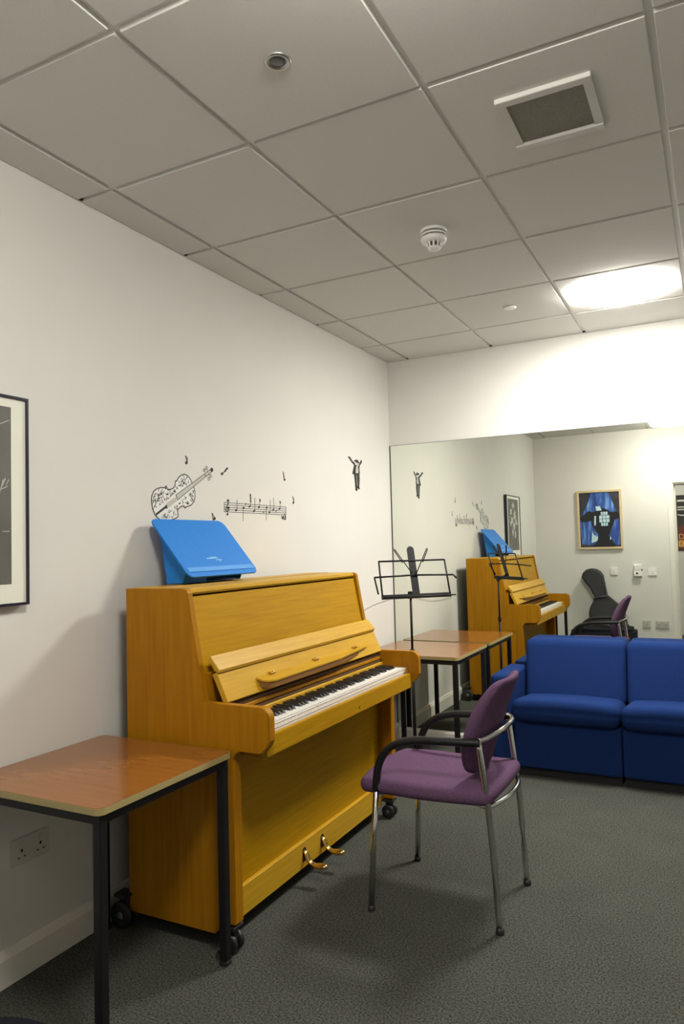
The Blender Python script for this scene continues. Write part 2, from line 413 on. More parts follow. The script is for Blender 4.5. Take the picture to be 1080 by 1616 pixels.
bm = B(); prism(bm, [(.365, 1.190), (.383, 1.190), (.447, .845), (.425, .845)], 'y', Y0+.0285, Y1-.0285, .001); fp = obj('front_panel', bm, M['piano_h'], P)
bm = B(); prism(bm, [(.3836, 1.176), (.3868, 1.158), (.3868, 1.158-.002), (.383, 1.17)], 'y', -2.058, -2.051); obj('keyhole', bm, M['dark'], fp)
bx('inner_case', M['dark_gap'], P, .11, .36, Y0+.03, Y1-.03, .10, 1.19)
bx('back_frame', M['dark_gap'], P, .106, .44, Y0+.03, Y1-.03, .06, .10)
# arms of the keyboard
cheek = [(.440, .829), (.675, .829)] + arc(.690, .793, .036, 90, 0, 6) + [(.727, .722), (.720, .706), (.700, .682), (.685, .676), (.612, .676), (.592, .668), (.577, .648), (.577, .60), (.44, .60)]
for a, b_ in ((Y0-.004, Y0+.032), (Y1-.032, Y1+.004)):
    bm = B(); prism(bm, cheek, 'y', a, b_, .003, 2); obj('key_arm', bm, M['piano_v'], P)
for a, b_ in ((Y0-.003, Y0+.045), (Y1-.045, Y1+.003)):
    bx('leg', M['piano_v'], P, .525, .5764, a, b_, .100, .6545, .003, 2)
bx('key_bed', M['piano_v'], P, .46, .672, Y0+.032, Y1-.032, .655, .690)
bx('key_slip', M['piano_h'], P, .670, .692, Y0+.0322, Y1-.0322, .655, .724, .003, 2)
bx('bottom_panel', M['piano_h'], P, .480, .500, Y0+.0285, Y1-.0285, .150, .655)
bx('kick_board', M['piano_light'], P, .482, .516, Y0+.0455, Y1-.0455, .062, .166, .002)
# rails behind the keys
bx('felt_rail', M['felt'], P, .46, .518, Y0+.0325, Y1-.0325, .800, .812)
bx('rail', M['piano_v'], P, .46, .527, Y0+.0325, Y1-.0325, .785, .7985, .002)
bx('fall_backing', M['piano_v'], P, .440, .456, Y0+.0285, Y1-.0285, .70, .925)
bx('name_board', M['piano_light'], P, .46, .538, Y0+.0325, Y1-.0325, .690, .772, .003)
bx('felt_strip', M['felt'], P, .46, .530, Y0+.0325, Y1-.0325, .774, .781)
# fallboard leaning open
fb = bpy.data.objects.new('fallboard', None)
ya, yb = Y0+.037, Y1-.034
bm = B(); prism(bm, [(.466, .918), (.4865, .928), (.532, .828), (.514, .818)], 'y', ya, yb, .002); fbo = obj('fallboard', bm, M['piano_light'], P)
bm = B(); prism(bm, [(.448, .972), (.459, .982), (.498, .936), (.494, .925), (.476, .930)], 'y', ya, yb, .002); obj('top_strip', bm, M['piano_light'], fbo)
bm = B(); prism(bm, [(.4865, .9285), (.492, .9305), (.490, .922), (.487, .922)], 'y', ya+.002, yb-.002); obj('groove', bm, M['dark_gap'], fbo)
# folded-out music ledge
ly0, ly1 = -2.50, -1.545
def ledge(name, prof, z0, z1, m, par, sl=.25):
    bm = B(); prism(bm, prof, 'x', 0, 1)
    for v in bm.verts:
        top = v.co.x < .5; x = v.co.z; v.co = Vector((x, v.co.y, (z0 if top else z1) - (x-.51)*sl))
    return obj(name, bm, m, par)
led = ledge('music_ledge', [(ly0, .508), (ly0+.006, .538), (ly0+.022, .554), (ly0+.06, .562), (ly1-.35, .556), (ly1-.03, .528), (ly1, .516), (ly1, .506)], .876, .870, M['piano_light'], fbo)
ledge('ledge_shade', [(ly0+.004, .510), (ly0+.010, .536), (ly0+.026, .551), (ly0+.06, .558), (ly1-.35, .552), (ly1-.12, .527), (ly1-.12, .510)], .8698, .846, M['shade_brown'], led)  # tapered dark strip standing in for the shadow the ledge casts on the fallboard
for y in (-2.396, -2.055, -1.68):
    bm = B(); box(bm, .500, .524, y-.016, y+.016, .8755, .8815, .001)
    for s in (-.012, .012): lathe(bm, [(.004, 0), (.004, .004)], (.513, y+s, .881), 10)
    obj('clip', bm, M['brass'], led)
# key blocks and keys
ka, kb = Y0+.032+.038, Y1-.032-.004
for a, b_ in ((Y0+.0325, ka-.001),):
    bx('key_block', M['piano_light'], P, .538, .669, a, b_, .690, .752, .002)
bx('key_block', M['piano_light'], P, .538, .669, kb+.0003, Y1-.0325, .690, .752)
W = (kb-ka)/52
for i in range(52):
    a = ka+i*W
    bm = B(); box(bm, .540, .662, a+.0006, a+W-.0006, .728, .750, .0012); box(bm, .655, .664, a+.0006, a+W-.0006, .744, .750, .001)
    obj('white_key', bm, M['ivory'], P)
bx('key_base', M['white'], P, .542, .660, ka, kb, .692, .727)
pat = [0, 2, 3, 5, 6]     # after A: A# then C#,D#,F#,G#
names = ['A', 'B', 'C', 'D', 'E', 'F', 'G']
for i in range(51):
    if names[i % 7] in 'ACDFG':
        yk = ka+(i+1)*W
        bm = B(); prism(bm, [(.5405, .7505), (.622, .7505), (.617, .7565), (.610, .7615), (.5405, .7625)], 'y', yk-.0068, yk+.0068, .0012); obj('black_key', bm, M['ebony'], P)
bx('lock', M['dark'], P, .6918, .6928, -2.004, -1.998, .672, .684)
# pedals
for yp in (-2.185, -2.035):
    bm = B(); prism(bm, [(yp-.014, .088), (yp+.014, .088), (yp+.014, .128)]+arc(yp, .128, .014, 0, 180, 6)[1:], 'x', .5155, .5172); sl = obj('pedal_slot', bm, M['dark'], P)
    bm = B(); tube(bm, smoothpath([(.505, yp, .126), (.521, yp, .122), (.530, yp, .104), (.545, yp, .086), (.575, yp, .077), (.606, yp, .080), (.622, yp, .083)], 5), [.007]*6+[.0085]*13+[.010, .011, .012, .0125, .0125, .012, .011, .010, .009, .007, .005, .002][:12], 10, flat=1.45)
    obj('pedal', bm, M['brass'], P)
# castors
for yk, xk, R in ((Y0+.020, .545, .033), (Y1-.020, .545, .033), (Y0-.006, .088, .047), (Y1+.006, .088, .047)):
    bm = B(); box(bm, xk-.028, xk+.028, yk-.028, yk+.028, 2*R+.016, 2*R+.028, .002); lathe(bm, [(.011, 2*R-.01), (.013, 2*R+.017)], (xk, yk, 0), 12)
    box(bm, xk-.018, xk+.018, yk-.010, yk+.010, R+.002, 2*R+.016, .003)
    cs = obj('castor', bm, M['castor'], P)
    for s in (-1, 1):
        lt('wheel', M['castor'], cs, [(R*.55, -.008), (R*.92, -.008), (R, -.004), (R, .004), (R*.92, .008), (R*.4, .009)], (xk, yk+s*.019, R+.0005), 28, 'y')
        lt('hub_cap', M['lens'], cs, [(R*.3, 0), (R*.3, s*.0105), (R*.1, s*.011)], (xk, yk+s*.019, R+.0005), 16, 'y')

# ------------------------------------------------------------------ blue reading stand on the piano
t = thing('reading_stand', 'bright blue sloping reading stand on top of the piano', 'reading stand', (.13, -2.29, 1.2236))
zt = 1.2242
def slab(pa, pb, ya, yb, th, rad, n=6):
    """rounded rectangle lying between points pa (top) and pb (bottom) in x,z, extruded through thickness"""
    pa = Vector((pa[0], 0, pa[1])); pb = Vector((pb[0], 0, pb[1])); d = (pb-pa); L = d.length; d.normalize(); nrm = Vector((d.z, 0, -d.x))
    pts = []
    for cx, cy, a0 in ((rad, rad, 180), (L-rad, rad, 270), (L-rad, (yb-ya)-rad, 0), (rad, (yb-ya)-rad, 90)):
        for k in range(n+1):
            a = math.radians(a0+90*k/n); pts.append((cx+rad*math.cos(a), cy+rad*math.sin(a)))
    bm = B(); A = []; Bv = []
    for q, v in pts:
        base = pa + d*q + Vector((0, ya+v, 0))
        A.append(bm.verts.new(base)); Bv.append(bm.verts.new(base+nrm*th))
    fs = [bm.faces.new(A), bm.faces.new(Bv)]; m_ = len(A)
    for i in range(m_): bm.faces.new((A[i], A[(i+1) % m_], Bv[(i+1) % m_], Bv[i]))
    bmesh.ops.bevel(bm, geom=list(set(fs[0].edges) | set(fs[1].edges)), offset=.002, segments=2, affect='EDGES', clamp_overlap=True)
    return bm
obj('top_board', slab((.040, 1.487), (.238, 1.252), -2.535, -2.058, .007, .028), M['blue'], t)
bm = B(); prism(bm, [(.207, 1.285), (.222, 1.268), (.226, 1.2715), (.211, 1.2885)], 'y', -2.52, -2.073, .0008); obj('fold_line', bm, M['blue_fold'], t)
sp = [(.046, 1.468), (.066, 1.446), (.196, 1.292), (.165, zt), (.085, zt)]
for a in (-2.492, -2.104):
    bm = B(); prism(bm, sp, 'y', a, a+.006, .001); obj('side_panel', bm, M['blue'], t)
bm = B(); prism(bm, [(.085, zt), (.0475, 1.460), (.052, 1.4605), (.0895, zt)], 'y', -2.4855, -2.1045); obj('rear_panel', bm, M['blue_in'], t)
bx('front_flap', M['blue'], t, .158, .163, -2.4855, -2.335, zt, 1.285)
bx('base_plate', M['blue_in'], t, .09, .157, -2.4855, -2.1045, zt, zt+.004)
bx('paper_slip', M['white_paper'], t, .10, .154, -2.20, -2.112, zt+.0042, zt+.0055)
# worn white printed mark near the lower edge of the board
bm = B()
dd = (Vector((.238, 0, 1.252))-Vector((.040, 0, 1.487))).normalized(); nn = Vector((dd.z, 0, -dd.x))
if nn.x < 0: nn = -nn
def onboard(q, y, off): return Vector((.040, y, 1.487)) + dd*q + nn*off
OFF = .0075 if (Vector((dd.z, 0, -dd.x)).x > 0) else .0004
for q, ya_, yb_, hh in ((.216, -2.355, -2.280, .005), (.226, -2.300, -2.262, .004), (.234, -2.285, -2.268, .003), (.212, -2.33, -2.29, .003)):
    a = [onboard(q, ya_, OFF), onboard(q-.002, yb_, OFF), onboard(q+hh-.002, yb_, OFF), onboard(q+hh, ya_, OFF)]
    lo = [bm.verts.new(p) for p in a]; hi = [bm.verts.new(p+nn*.0006) for p in a]
    bm.faces.new(lo); bm.faces.new(hi)
    for k in range(4): bm.faces.new((lo[k], lo[(k+1) % 4], hi[(k+1) % 4], hi[k]))
obj('printed_mark', bm, M['pale_print'], t)

# ------------------------------------------------------------------ school tables
def table(x0, x1, y0, y1, z, label):
    t = thing('school_table', label, 'table', ((x0+x1)/2, (y0+y1)/2, 0), 'square school tables')
    R = .022
    pts = []
    for cx, cy, a0 in ((x1-R, y1-R, 0), (x0+R, y1-R, 90), (x0+R, y0+R, 180), (x1-R, y0+R, 270)): pts += arc(cx, cy, R, a0, a0+90, 6)
    bm = B(); prism(bm, pts, 'z', z-.019, z-.0012, .0); obj('edge_band', bm, M['table_edge'], t)
    p2 = [((p[0]-(x0+x1)/2)*.9955+(x0+x1)/2, (p[1]-(y0+y1)/2)*.9955+(y0+y1)/2) for p in pts]
    bm = B(); prism(bm, p2, 'z', z-.0013, z); obj('table_top', bm, M['table_top'], t)
    i, w = .012, .028
    a, b_, c, d = x0+i, x1-i, y0+i, y1-i
    for lx in (a, b_-w):
        for ly in (c, d-w):
            lg = bx('leg', M['blackmetal'], t, lx, lx+w, ly, ly+w, .010, z-.0195, .002)
            bx('foot_cap', M['castor'], lg, lx-.001, lx+w+.001, ly-.001, ly+w+.001, .0005, .018, .003)
    for ly in (c+.003, d-w+.003): bx('rail', M['blackmetal'], t, a+w, b_-w, ly, ly+w-.006, z-.048, z-.0195)
    for lx in (a+.003, b_-w+.003): bx('rail', M['blackmetal'], t, lx, lx+w-.006, c+w, d-w, z-.048, z-.0195)
    return t
table(.012, .596, -3.356, -2.768, .685, 'square school table in the foreground, before the near end of the piano')
table(.045, .678, -.655, -.030, .687, 'square school table pushed against the mirror, beyond the piano')

# ------------------------------------------------------------------ purple armchair
t = thing('armchair', 'purple upholstered armchair with chrome legs and black arms facing the piano', 'chair', (1.08, -2.02, 0))
def seat_def(p):
    x, y, z = p
    fx = x/.265; fy = y/.25
    z2 = z + .012*(1-fy*fy) - .020*max(0, -fx-.45)**1.5 + .006*fx*fx
    y2 = y*(1-.06*max(0, fx)-.05*max(0, -fx)**3)
    x2 = x - .018*(fy*fy)*(-1 if x < 0 else 1)
    return (x2, y2, z2)
bm = B(); rbox(bm, (1.064, -2.038, .450), (.54, .475, .058), .028, 12, seat_def); obj('seat', bm, M['purple'], t)
def back_def(p):
    x, y, z = p
    tt = z/.185
    wd = max(.0, 1-abs(tt)**2.6)**.42 if abs(tt) < 1 else 0
    wd = .30+.70*wd
    wd *= (1 - .10*max(0, -tt))
    y2 = y*wd
    return (x*(1-.3*tt*tt) + z*.36 - .055*(y2/.21)**2 + .03*tt*tt*.4, y2, z)
bm = B(); rbox(bm, (1.284, -2.048, .683), (.046, .385, .352), .0225, 14, back_def); obj('backrest', bm, M['purple'], t)
for s in (-1, 1):
    yl = -2.022+(.205 if s > 0 else -.240)
    lg = tb('front_leg', M['chrome'], t, [(.855, yl+s*.012, .012), (.868, yl+s*.008, .25), (.884, yl, .458)], .0115)
    lt('foot_cap', M['castor'], lg, [(.013, 0), (.0145, .004), (.0135, .02)], (.855, yl+s*.012, .0005), 14)
    lg = tb('rear_leg', M['chrome'], t, smoothpath([(1.330, yl+s*-.020, .012), (1.315, yl-s*.019, .30), (1.296, yl-s*.018, .50), (1.277, yl-s*.015, .655)], 4), .0115)
    lt('foot_cap', M['castor'], lg, [(.013, 0), (.016, .004), (.0135, .022)], (1.331, yl-s*.020, .0005), 14)
    am = tb('arm', M['blackplastic'], t, smoothpath([(.882, yl, .440), (.885, yl, .485), (.897, yl, .540), (.928, yl, .590), (.975, yl, .622), (1.045, yl, .640), (1.13, yl, .645), (1.21, yl-s*.004, .648), (1.285, yl-s*.012, .650)], 5), .0145, flat=1.15)
    tb('seat_rail', M['chrome'], t, [(.884, yl-s*.004, .428), (.93, yl-s*.07, .421), (1.24, yl-s*.07, .421), (1.297, yl-s*.024, .424)], .008)
bmk = tb('back_bar', M['chrome'], t, smoothpath([(1.277, -2.247, .657), (1.298, -2.21, .661), (1.324, -2.13, .670), (1.333, -2.04, .674), (1.324, -1.95, .670), (1.298, -1.87, .661), (1.277, -1.832, .657)], 5), .0105)
tb('seat_rim', M['chrome'], t, smoothpath([(1.297, -2.24, .424), (1.322, -2.19, .428), (1.340, -2.12, .431), (1.346, -2.04, .432), (1.340, -1.96, .431), (1.322, -1.89, .428), (1.297, -1.84, .424)], 5), .0095)
tb('cross_bar', M['chrome'], t, [(.884, -2.26, .416), (.884, -1.82, .416)], .009)
lt('bracket', M['blackplastic'], t, [(.022, 0), (.022, .02)], (1.300, -2.04, .640), 14)

# ------------------------------------------------------------------ blue sofa
t = thing('sofa', 'royal blue upholstered two-seat sofa with its back to the mirror', 'sofa', (1.54, -.30, 0))
SX = [.950, 1.546, 2.145]
for i in range(2):
    a, b_ = SX[i], SX[i+1]; cx = (a+b_)/2; wd = b_-a-.004
    bm = B(); rbox(bm, (cx, -.285, .185), (wd, .43, .275), .018, 4); obj('base', bm, M['sofa'], t)
    def sd(p):
        x, y, z = p
        return (x, y - .012*max(0, z/.08)*(y < 0), z + (.012*(1-(2*x/wd)**2)*(z > 0)) + (y/.5)*-.055)
    bm = B(); rbox(bm, (cx, -.330, .362), (wd, .47, .135), .055, 8, sd); obj('seat_cushion', bm, M['sofa'], t)
    def bd(p):
        x, y, z = p
        return (x, min(y, 0)*(1 - .30*(z/.2)) - .006*(1-(2*x/wd)**2)*(y < 0), z)
    bm = B(); rbox(bm, (cx, -.010, .556), (wd, .330, .376), .040, 8, bd); obj('back_cushion', bm, M['sofa'], t)
    bx('plinth', M['plinth'], t, a+.01, b_-.01, -.47, -.09, .001, .048)
for a, b_ in ((.826, .948), (2.147, 2.269)):
    bm = B(); rbox(bm, ((a+b_)/2, -.292, .312), (b_-a, .445, .526), .024, 6); obj('arm', bm, M['sofa'], t)
    bx('plinth', M['plinth'], t, a+.01, b_-.01, -.47, -.09, .001, .05)

# ------------------------------------------------------------------ music stand
t = thing('music_stand', 'black folding wire music stand beside the far end of the piano', 'music stand', (.505, -.93, 0))
h_ = Vector((.733, .680, 0)); n_ = Vector((.680, -.733, 0)); tilt = math.radians(17)
up_ = Vector((0, 0, math.cos(tilt))) - n_*math.sin(tilt); fr_ = h_.cross(up_)
if fr_.dot(n_) < 0: fr_ = -fr_
c0 = Vector((.569, -.997, 1.072))
def D(a, b_, c=0): return c0 + h_*a + up_*b_ + fr_*c
tb('pole', M['blackmetal'], t, [(.505, -.930, .72), (.505, -.930, 1.060)], .0070)
tb('tube', M['blackmetal'], t, [(.505, -.930, .06), (.505, -.930, .755)], .0098)
lt('knob', M['blackplastic'], t, [(.011, 0), (.013, .004), (.013, .03), (.010, .034)], (.505, -.930, .735), 14)
for k in range(3):
    a = math.radians(100+120*k); q = Vector((math.cos(a), math.sin(a), 0))
    lg = tb('leg', M['blackmetal'], t, [Vector((.505, -.93, .12)) + q*.010, Vector((.505, -.93, .06))+q*.12, Vector((.505, -.93, .007))+q*.23], .005, flat=1.3)
    tb('foot_cap', M['castor'], lg, [Vector((.505, -.93, .0085))+q*.215, Vector((.505, -.93, .0075))+q*.238], .007)
lt('hub', M['blackplastic'], t, [(.016, 0), (.016, .05)], (.505, -.930, .095), 14)
tb('bracket', M['blackmetal'], t, [(.505, -.930, 1.055), (.530, -.958, 1.080), D(0, .03, -.006)], .008)
bx('clamp', M['blackplastic'], t, .492, .518, -.943, -.917, 1.050, 1.092, .003)
def quadslab(pts, th):
    bm = B(); A = [bm.verts.new(p) for p in pts]; Bv = [bm.verts.new(p - fr_*th) for p in pts]
    bm.faces.new(A); bm.faces.new(Bv); n = len(pts)
    for i in range(n): bm.faces.new((A[i], A[(i+1) % n], Bv[(i+1) % n], Bv[i]))
    return bm
sw = .0205
spine = [D(-sw, -.006), D(sw, -.006), D(sw, .265)] + [D(sw*math.cos(math.radians(a)), .267+sw*math.sin(math.radians(a))) for a in range(15, 180, 20)] + [D(-sw, .265)]
obj('spine', quadslab(spine, .006), M['blackplastic'], t)
for s in (-1, 1):
    tb('frame_side', M['blackmetal'], t, [D(s*.200, .004), D(s*.197, .203)], .0050, n=8)
    tb('hook_bar', M['blackmetal'], t, [D(0, .118, .004), D(s*.235, .112, .004)], .0050, n=8)
    # folding page holders
    bm = B(); tube(bm, [D(s*.012, .125, .008), D(s*.095, .268, .006), D(s*.101, .272, .006), D(s*.100, .262, .006), D(s*.060, .190, .006)], .0028, 8); obj('page_arm', bm, M['blackmetal'], t)
tb('frame_top', M['blackmetal'], t, [D(-.198, .203), D(.198, .203)], .0050, n=8)
tb('page_hook', M['blackmetal'], t, [D(-.235, .112, .004), D(-.232, .012, .03)], .0050, n=8)
tb('page_hook', M['blackmetal'], t, [D(.235, .112, .004), D(.205, .070, .10)], .0050, n=8)
bm = quadslab([D(-.205, -.012, .004), D(.205, -.012, .004), D(.205, .012, .004), D(-.205, .012, .004)], .010); tr = obj('tray', bm, M['blackmetal'], t)
tb('tray_lip', M['blackmetal'], tr, [D(-.205, -.008, .024), D(.222, -.008, .024)], .004, n=8)
for s in (-.19, -.07, .07, .19): tb('tray_wire', M['blackmetal'], tr, [D(s, -.008, .0), D(s, -.010, .024)], .003, n=8)

# ------------------------------------------------------------------ framed print on the left wall
t = thing('framed_print', 'black framed grey flower print with wide cream mount on the left wall', 'picture', (0, -3.40, 1.53))
fy0, fy1, fz0, fz1, fx = -3.700, -3.106, 1.192, 1.876, .034
bm = B(); fw = .0085
box(bm, .004, fx, fy0, fy0+fw, fz0, fz1, .001); box(bm, .004, fx, fy1-fw, fy1, fz0, fz1, .001); box(bm, .004, fx, fy0+fw, fy1-fw, fz0, fz0+fw, .001); box(bm, .004, fx, fy0+fw, fy1-fw, fz1-fw, fz1, .001)
obj('frame', bm, M['frame_black'], t)
bx('mount', M['mount'], t, .006, .026, fy0+fw, fy1-fw, fz0+fw, fz1-fw)
pr_ = bx('print', M['print_grey'], t, .0262, .0268, -3.630, -3.170, 1.262, 1.838)
bm = B(); rnd = random.Random(3)
def flower(bm, y, z, R, n=6):
    for k in range(n):
        a = 2*PI*k/n + rnd.random()*.5; q = R*rnd.uniform(.8, 1.1)
        pts = [(y, z), (y+q*.6*math.cos(a-.45), z+q*.6*math.sin(a-.45)), (y+q*math.cos(a-.12), z+q*math.sin(a-.12)), (y+q*math.cos(a+.14), z+q*math.sin(a+.14)), (y+q*.6*math.cos(a+.45), z+q*.6*math.sin(a+.45))]
        prism(bm, pts, 'x', .0269, .0272)
for y, z, R in ((-3.40, 1.76, .05), (-3.30, 1.69, .045), (-3.46, 1.66, .06), (-3.34, 1.60, .05), (-3.43, 1.53, .055), (-3.53, 1.58, .045), (-3.36, 1.47, .04), (-3.47, 1.44, .045), (-3.28, 1.56, .035)): flower(bm, y, z, R)
obj('blossoms', bm, M['print_light'], pr_)
bm = B()
for a, b_ in (((-3.224, 1.772), (-3.178, 1.795)), ((-3.5, 1.65), (-3.42, 1.42)), ((-3.30, 1.62), (-3.38, 1.32)), ((-3.205, 1.575), (-3.192, 1.605)), ((-3.215, 1.55), (-3.200, 1.60)), ((-3.225, 1.56), (-3.185, 1.578)), ((-3.19, 1.58), (-3.180, 1.60)), ((-3.205, 1.432), (-3.178, 1.433)), ((-3.24, 1.43), (-3.225, 1.431))):
    tube(bm, [(.0271, *a), (.0271, *b_)], .0012, 5)
for y, z in ((-3.222, 1.672), (-3.224, 1.632)): lathe(bm, [(.009, 0), (.007, .0012)], (.0268, y, z), 10, 'x')
obj('stems', bm, M['print_light'], pr_)

# ------------------------------------------------------------------ vinyl wall stickers
XW = .0006
def poly(bm, pts, x0, x1): prism(bm, pts, 'x', x0, x1)
def line(bm, pts, rad, x=None, closed=False):
    """flat ribbon of half-width rad along pts on the wall"""
    x = x if x is not None else XW
    P2 = [Vector(p) for p in pts]
    if closed: P2.append(P2[0])
    for a, b_ in zip(P2, P2[1:]):
        d = (b_-a)
        if d.length < 1e-6: continue
        d.normalize(); nrm = Vector((-d.y, d.x))*rad; e = d*rad*.6
        poly(bm, [tuple(a-e+nrm), tuple(a-e-nrm), tuple(b_+e-nrm), tuple(b_+e+nrm)], x, x+.0005)
def blob(bm, c, ry, rz, ang=20, x=None):
    x = x if x is not None else XW; a0 = math.radians(ang)
    pts = []
    for k in range(12):
        a = 2*PI*k/12; yy, zz = ry*math.cos(a), rz*math.sin(a)
        pts.append((c[0]+yy*math.cos(a0)-zz*math.sin(a0), c[1]+yy*math.sin(a0)+zz*math.cos(a0)))
    poly(bm, pts, x, x+.0005)
VIOL = [(-2.4553, 1.5023), (-2.4635, 1.5118), (-2.4744, 1.5328), (-2.4805, 1.5596), (-2.479, 1.5829), (-2.4673, 1.6029), (-2.4473, 1.6158), (-2.4213, 1.622), (-2.398, 1.6226), (-2.3902, 1.631), (-2.3862, 1.6253), (-2.3804, 1.6177), (-2.3626, 1.6167), (-2.3444, 1.6238), (-2.332, 1.6367), (-2.3303, 1.655), (-2.3224, 1.6555), (-2.3097, 1.6707), (-2.2908, 1.6843), (-2.2687, 1.6901), (-2.2466, 1.6835), (-2.2277, 1.6682), (-2.2184, 1.6542), (-2.209, 1.6402), (-2.1997, 1.6177), (-2.1991, 1.5926), (-2.2075, 1.5712), (-2.2273, 1.5558), (-2.2627, 1.5462), (-2.266, 1.5408), (-2.2752, 1.5499), (-2.294, 1.548), (-2.3097, 1.5385), (-2.3192, 1.528), (-2.3155, 1.5038), (-2.326, 1.4967), (-2.3474, 1.4906), (-2.3774, 1.4852), (-2.4068, 1.483), (-2.4328, 1.488)]
t = thing('violin_sticker', 'wall sticker of a white violin filled with black music notes, above the blue stand', 'sticker', (0, -2.3, 1.58))
bm = B(); poly(bm, VIOL, .0002, .0008); body = obj('violin_body', bm, M['decal_white'], t)
bm = B(); line(bm, VIOL, .0021, .0010, True); obj('outline', bm, M['decal_black'], t)
def inside(p, poly_):
    c = False; n = len(poly_)
    for i in range(n):
        a, b_ = poly_[i], poly_[(i+1) % n]
        if (a[1] > p[1]) != (b_[1] > p[1]) and p[0] < (b_[0]-a[0])*(p[1]-a[1])/(b_[1]-a[1])+a[0]: c = not c
    return c
bm = B(); rr = random.Random(11); n = 0
ax0, ax1 = Vector((-2.455, 1.503)), Vector((-2.08, 1.72)); axd = (ax1-ax0).normalized()
while n < 165:
    p = (rr.uniform(-2.475, -2.2), rr.uniform(1.485, 1.685))
    if not inside(p, VIOL) or not all(inside((p[0]+dx, p[1]+dz), VIOL) for dx, dz in ((.008, 0), (-.008, 0), (0, .008), (0, -.008))): continue
    v = Vector(p)-ax0
    if abs(v.x*axd.y-v.y*axd.x) < .022: continue
    n += 1; a = rr.uniform(0, PI); q = rr.random()
    if q < .55:
        blob(bm, p, .0030, .0022, rr.uniform(0, 90), .0010); line(bm, [p, (p[0]+.010*math.cos(a), p[1]+.010*math.sin(a))], .0007, .0010)
    elif q < .8:
        line(bm, [(p[0]+.009*math.cos(a+k*.5), p[1]+.006*math.sin(a+k*.9)) for k in range(4)], .0010, .0010)
    else: blob(bm, p, .0026, .0026, 0, .0010)
obj('note_pattern', bm, M['decal_black'], t)
bm = B(); poly(bm, [(-2.3293, 1.5952), (-2.1307, 1.7007), (-2.1208, 1.6907), (-2.3169, 1.5747)], .0012, .0018); poly(bm, [(-2.3936, 1.5554), (-2.3331, 1.5869), (-2.3188, 1.5722), (-2.3762, 1.5393)], .0012, .0018)
obj('fingerboard', bm, M['decal_grey'], t)
bm = B(); line(bm, [(-2.3293, 1.5952), (-2.1307, 1.7007), (-2.1208, 1.6907), (-2.3169, 1.5747)], .0012, .0019, True); obj('fingerboard_outline', bm, M['decal_black'], t)
bm = B(); poly(bm, [(-2.4568, 1.512), (-2.3997, 1.5441), (-2.3889, 1.5524), (-2.3822, 1.5359), (-2.3987, 1.5338), (-2.4536, 1.5031)], .0012, .0018); obj('tailpiece', bm, M['decal_black'], t)
bm = B(); poly(bm, [(-2.1307, 1.7007), (-2.0874, 1.7244), (-2.0736, 1.7159), (-2.1174, 1.6901)], .0003, .0009); obj('peg_box', bm, M['decal_grey'], t)
bm = B(); line(bm, [(-2.1307, 1.7007), (-2.0874, 1.7244), (-2.0736, 1.7159), (-2.1174, 1.6901)], .0012, .0010, True); blob(bm, (-2.0748, 1.7245), .011, .010, 0, .0010)
for c in ((-2.1303, 1.7179), (-2.1128, 1.7309), (-2.0969, 1.6816), (-2.0826, 1.6957)):
    line(bm, [(c[0]+.007*math.cos(k*PI/4), c[1]+.007*math.sin(k*PI/4)) for k in range(8)], .0011, .0010, True)
line(bm, [(-2.1128, 1.724), (-2.105, 1.715)], .001, .001); line(bm, [(-2.092, 1.700), (-2.100, 1.706)], .001, .001)
obj('scroll', bm, M['decal_black'], t)

bm = B()
STAFF = [[(-1.9832, 1.5777), (-1.4294, 1.5764)], [(-1.9835, 1.5672), (-1.4299, 1.5653)], [(-1.9838, 1.5552), (-1.4304, 1.5542)], [(-1.9842, 1.5439), (-1.4308, 1.544)], [(-1.9845, 1.5338), (-1.4313, 1.5334)]]
for s in STAFF: line(bm, s, .0012)
line(bm, [(-1.9832, 1.5777), (-1.9845, 1.5338)], .0012); line(bm, [(-1.4294, 1.5764), (-1.4313, 1.5334)], .0012)
HEADS = [(-1.955, 1.5887), (-1.9495, 1.5537), (-1.959, 1.5221), (-1.8887, 1.5439), (-1.8258, 1.5572), (-1.7747, 1.566), (-1.7358, 1.5447), (-1.8062, 1.577), (-1.6924, 1.5657), (-1.6189, 1.5666), (-1.5943, 1.5427), (-1.5584, 1.5558), (-1.5291, 1.5511), (-1.4962, 1.5644), (-1.6504, 1.5419)]
for i, h in enumerate(HEADS): blob(bm, h, .0085 if i not in (7, 12, 14) else .0055, .0052 if i not in (7, 12, 14) else .0038)
STEMS = [[(-1.8802, 1.596), (-1.8811, 1.546)], [(-1.8301, 1.5538), (-1.8322, 1.4913)], [(-1.7689, 1.6297), (-1.7655, 1.566)], [(-1.7261, 1.6112), (-1.7273, 1.5450)], [(-1.6841, 1.6091), (-1.6842, 1.566)], [(-1.6243, 1.567), (-1.6253, 1.5015)], [(-1.5848, 1.6051), (-1.5859, 1.543)], [(-1.5527, 1.6195), (-1.5500, 1.556)], [(-1.492, 1.607), (-1.4882, 1.5644)]]
for s in STEMS: line(bm, s, .0013)
for i, s in enumerate(STEMS):
    if i in (2, 4, 8):
        for k in range(3 if i == 2 else 1): blob(bm, (s[0][0]+.006, s[0][1]-.008-k*.014), .004, .0085, 25)
line(bm, smoothpath([(-1.945, 1.590, 0), (-1.952, 1.572, 0), (-1.975, 1.548, 0), (-1.962, 1.536, 0), (-1.945, 1.546, 0), (-1.955, 1.556, 0), (-1.966, 1.548, 0)], 4) and [(p.x, p.y) for p in smoothpath([(-1.945, 1.590, 0), (-1.952, 1.572, 0), (-1.975, 1.548, 0), (-1.962, 1.536, 0), (-1.945, 1.546, 0), (-1.955, 1.556, 0), (-1.966, 1.548, 0)], 4)], .0018)
line(bm, [(-1.955, 1.5887), (-1.959, 1.5221)], .0011)
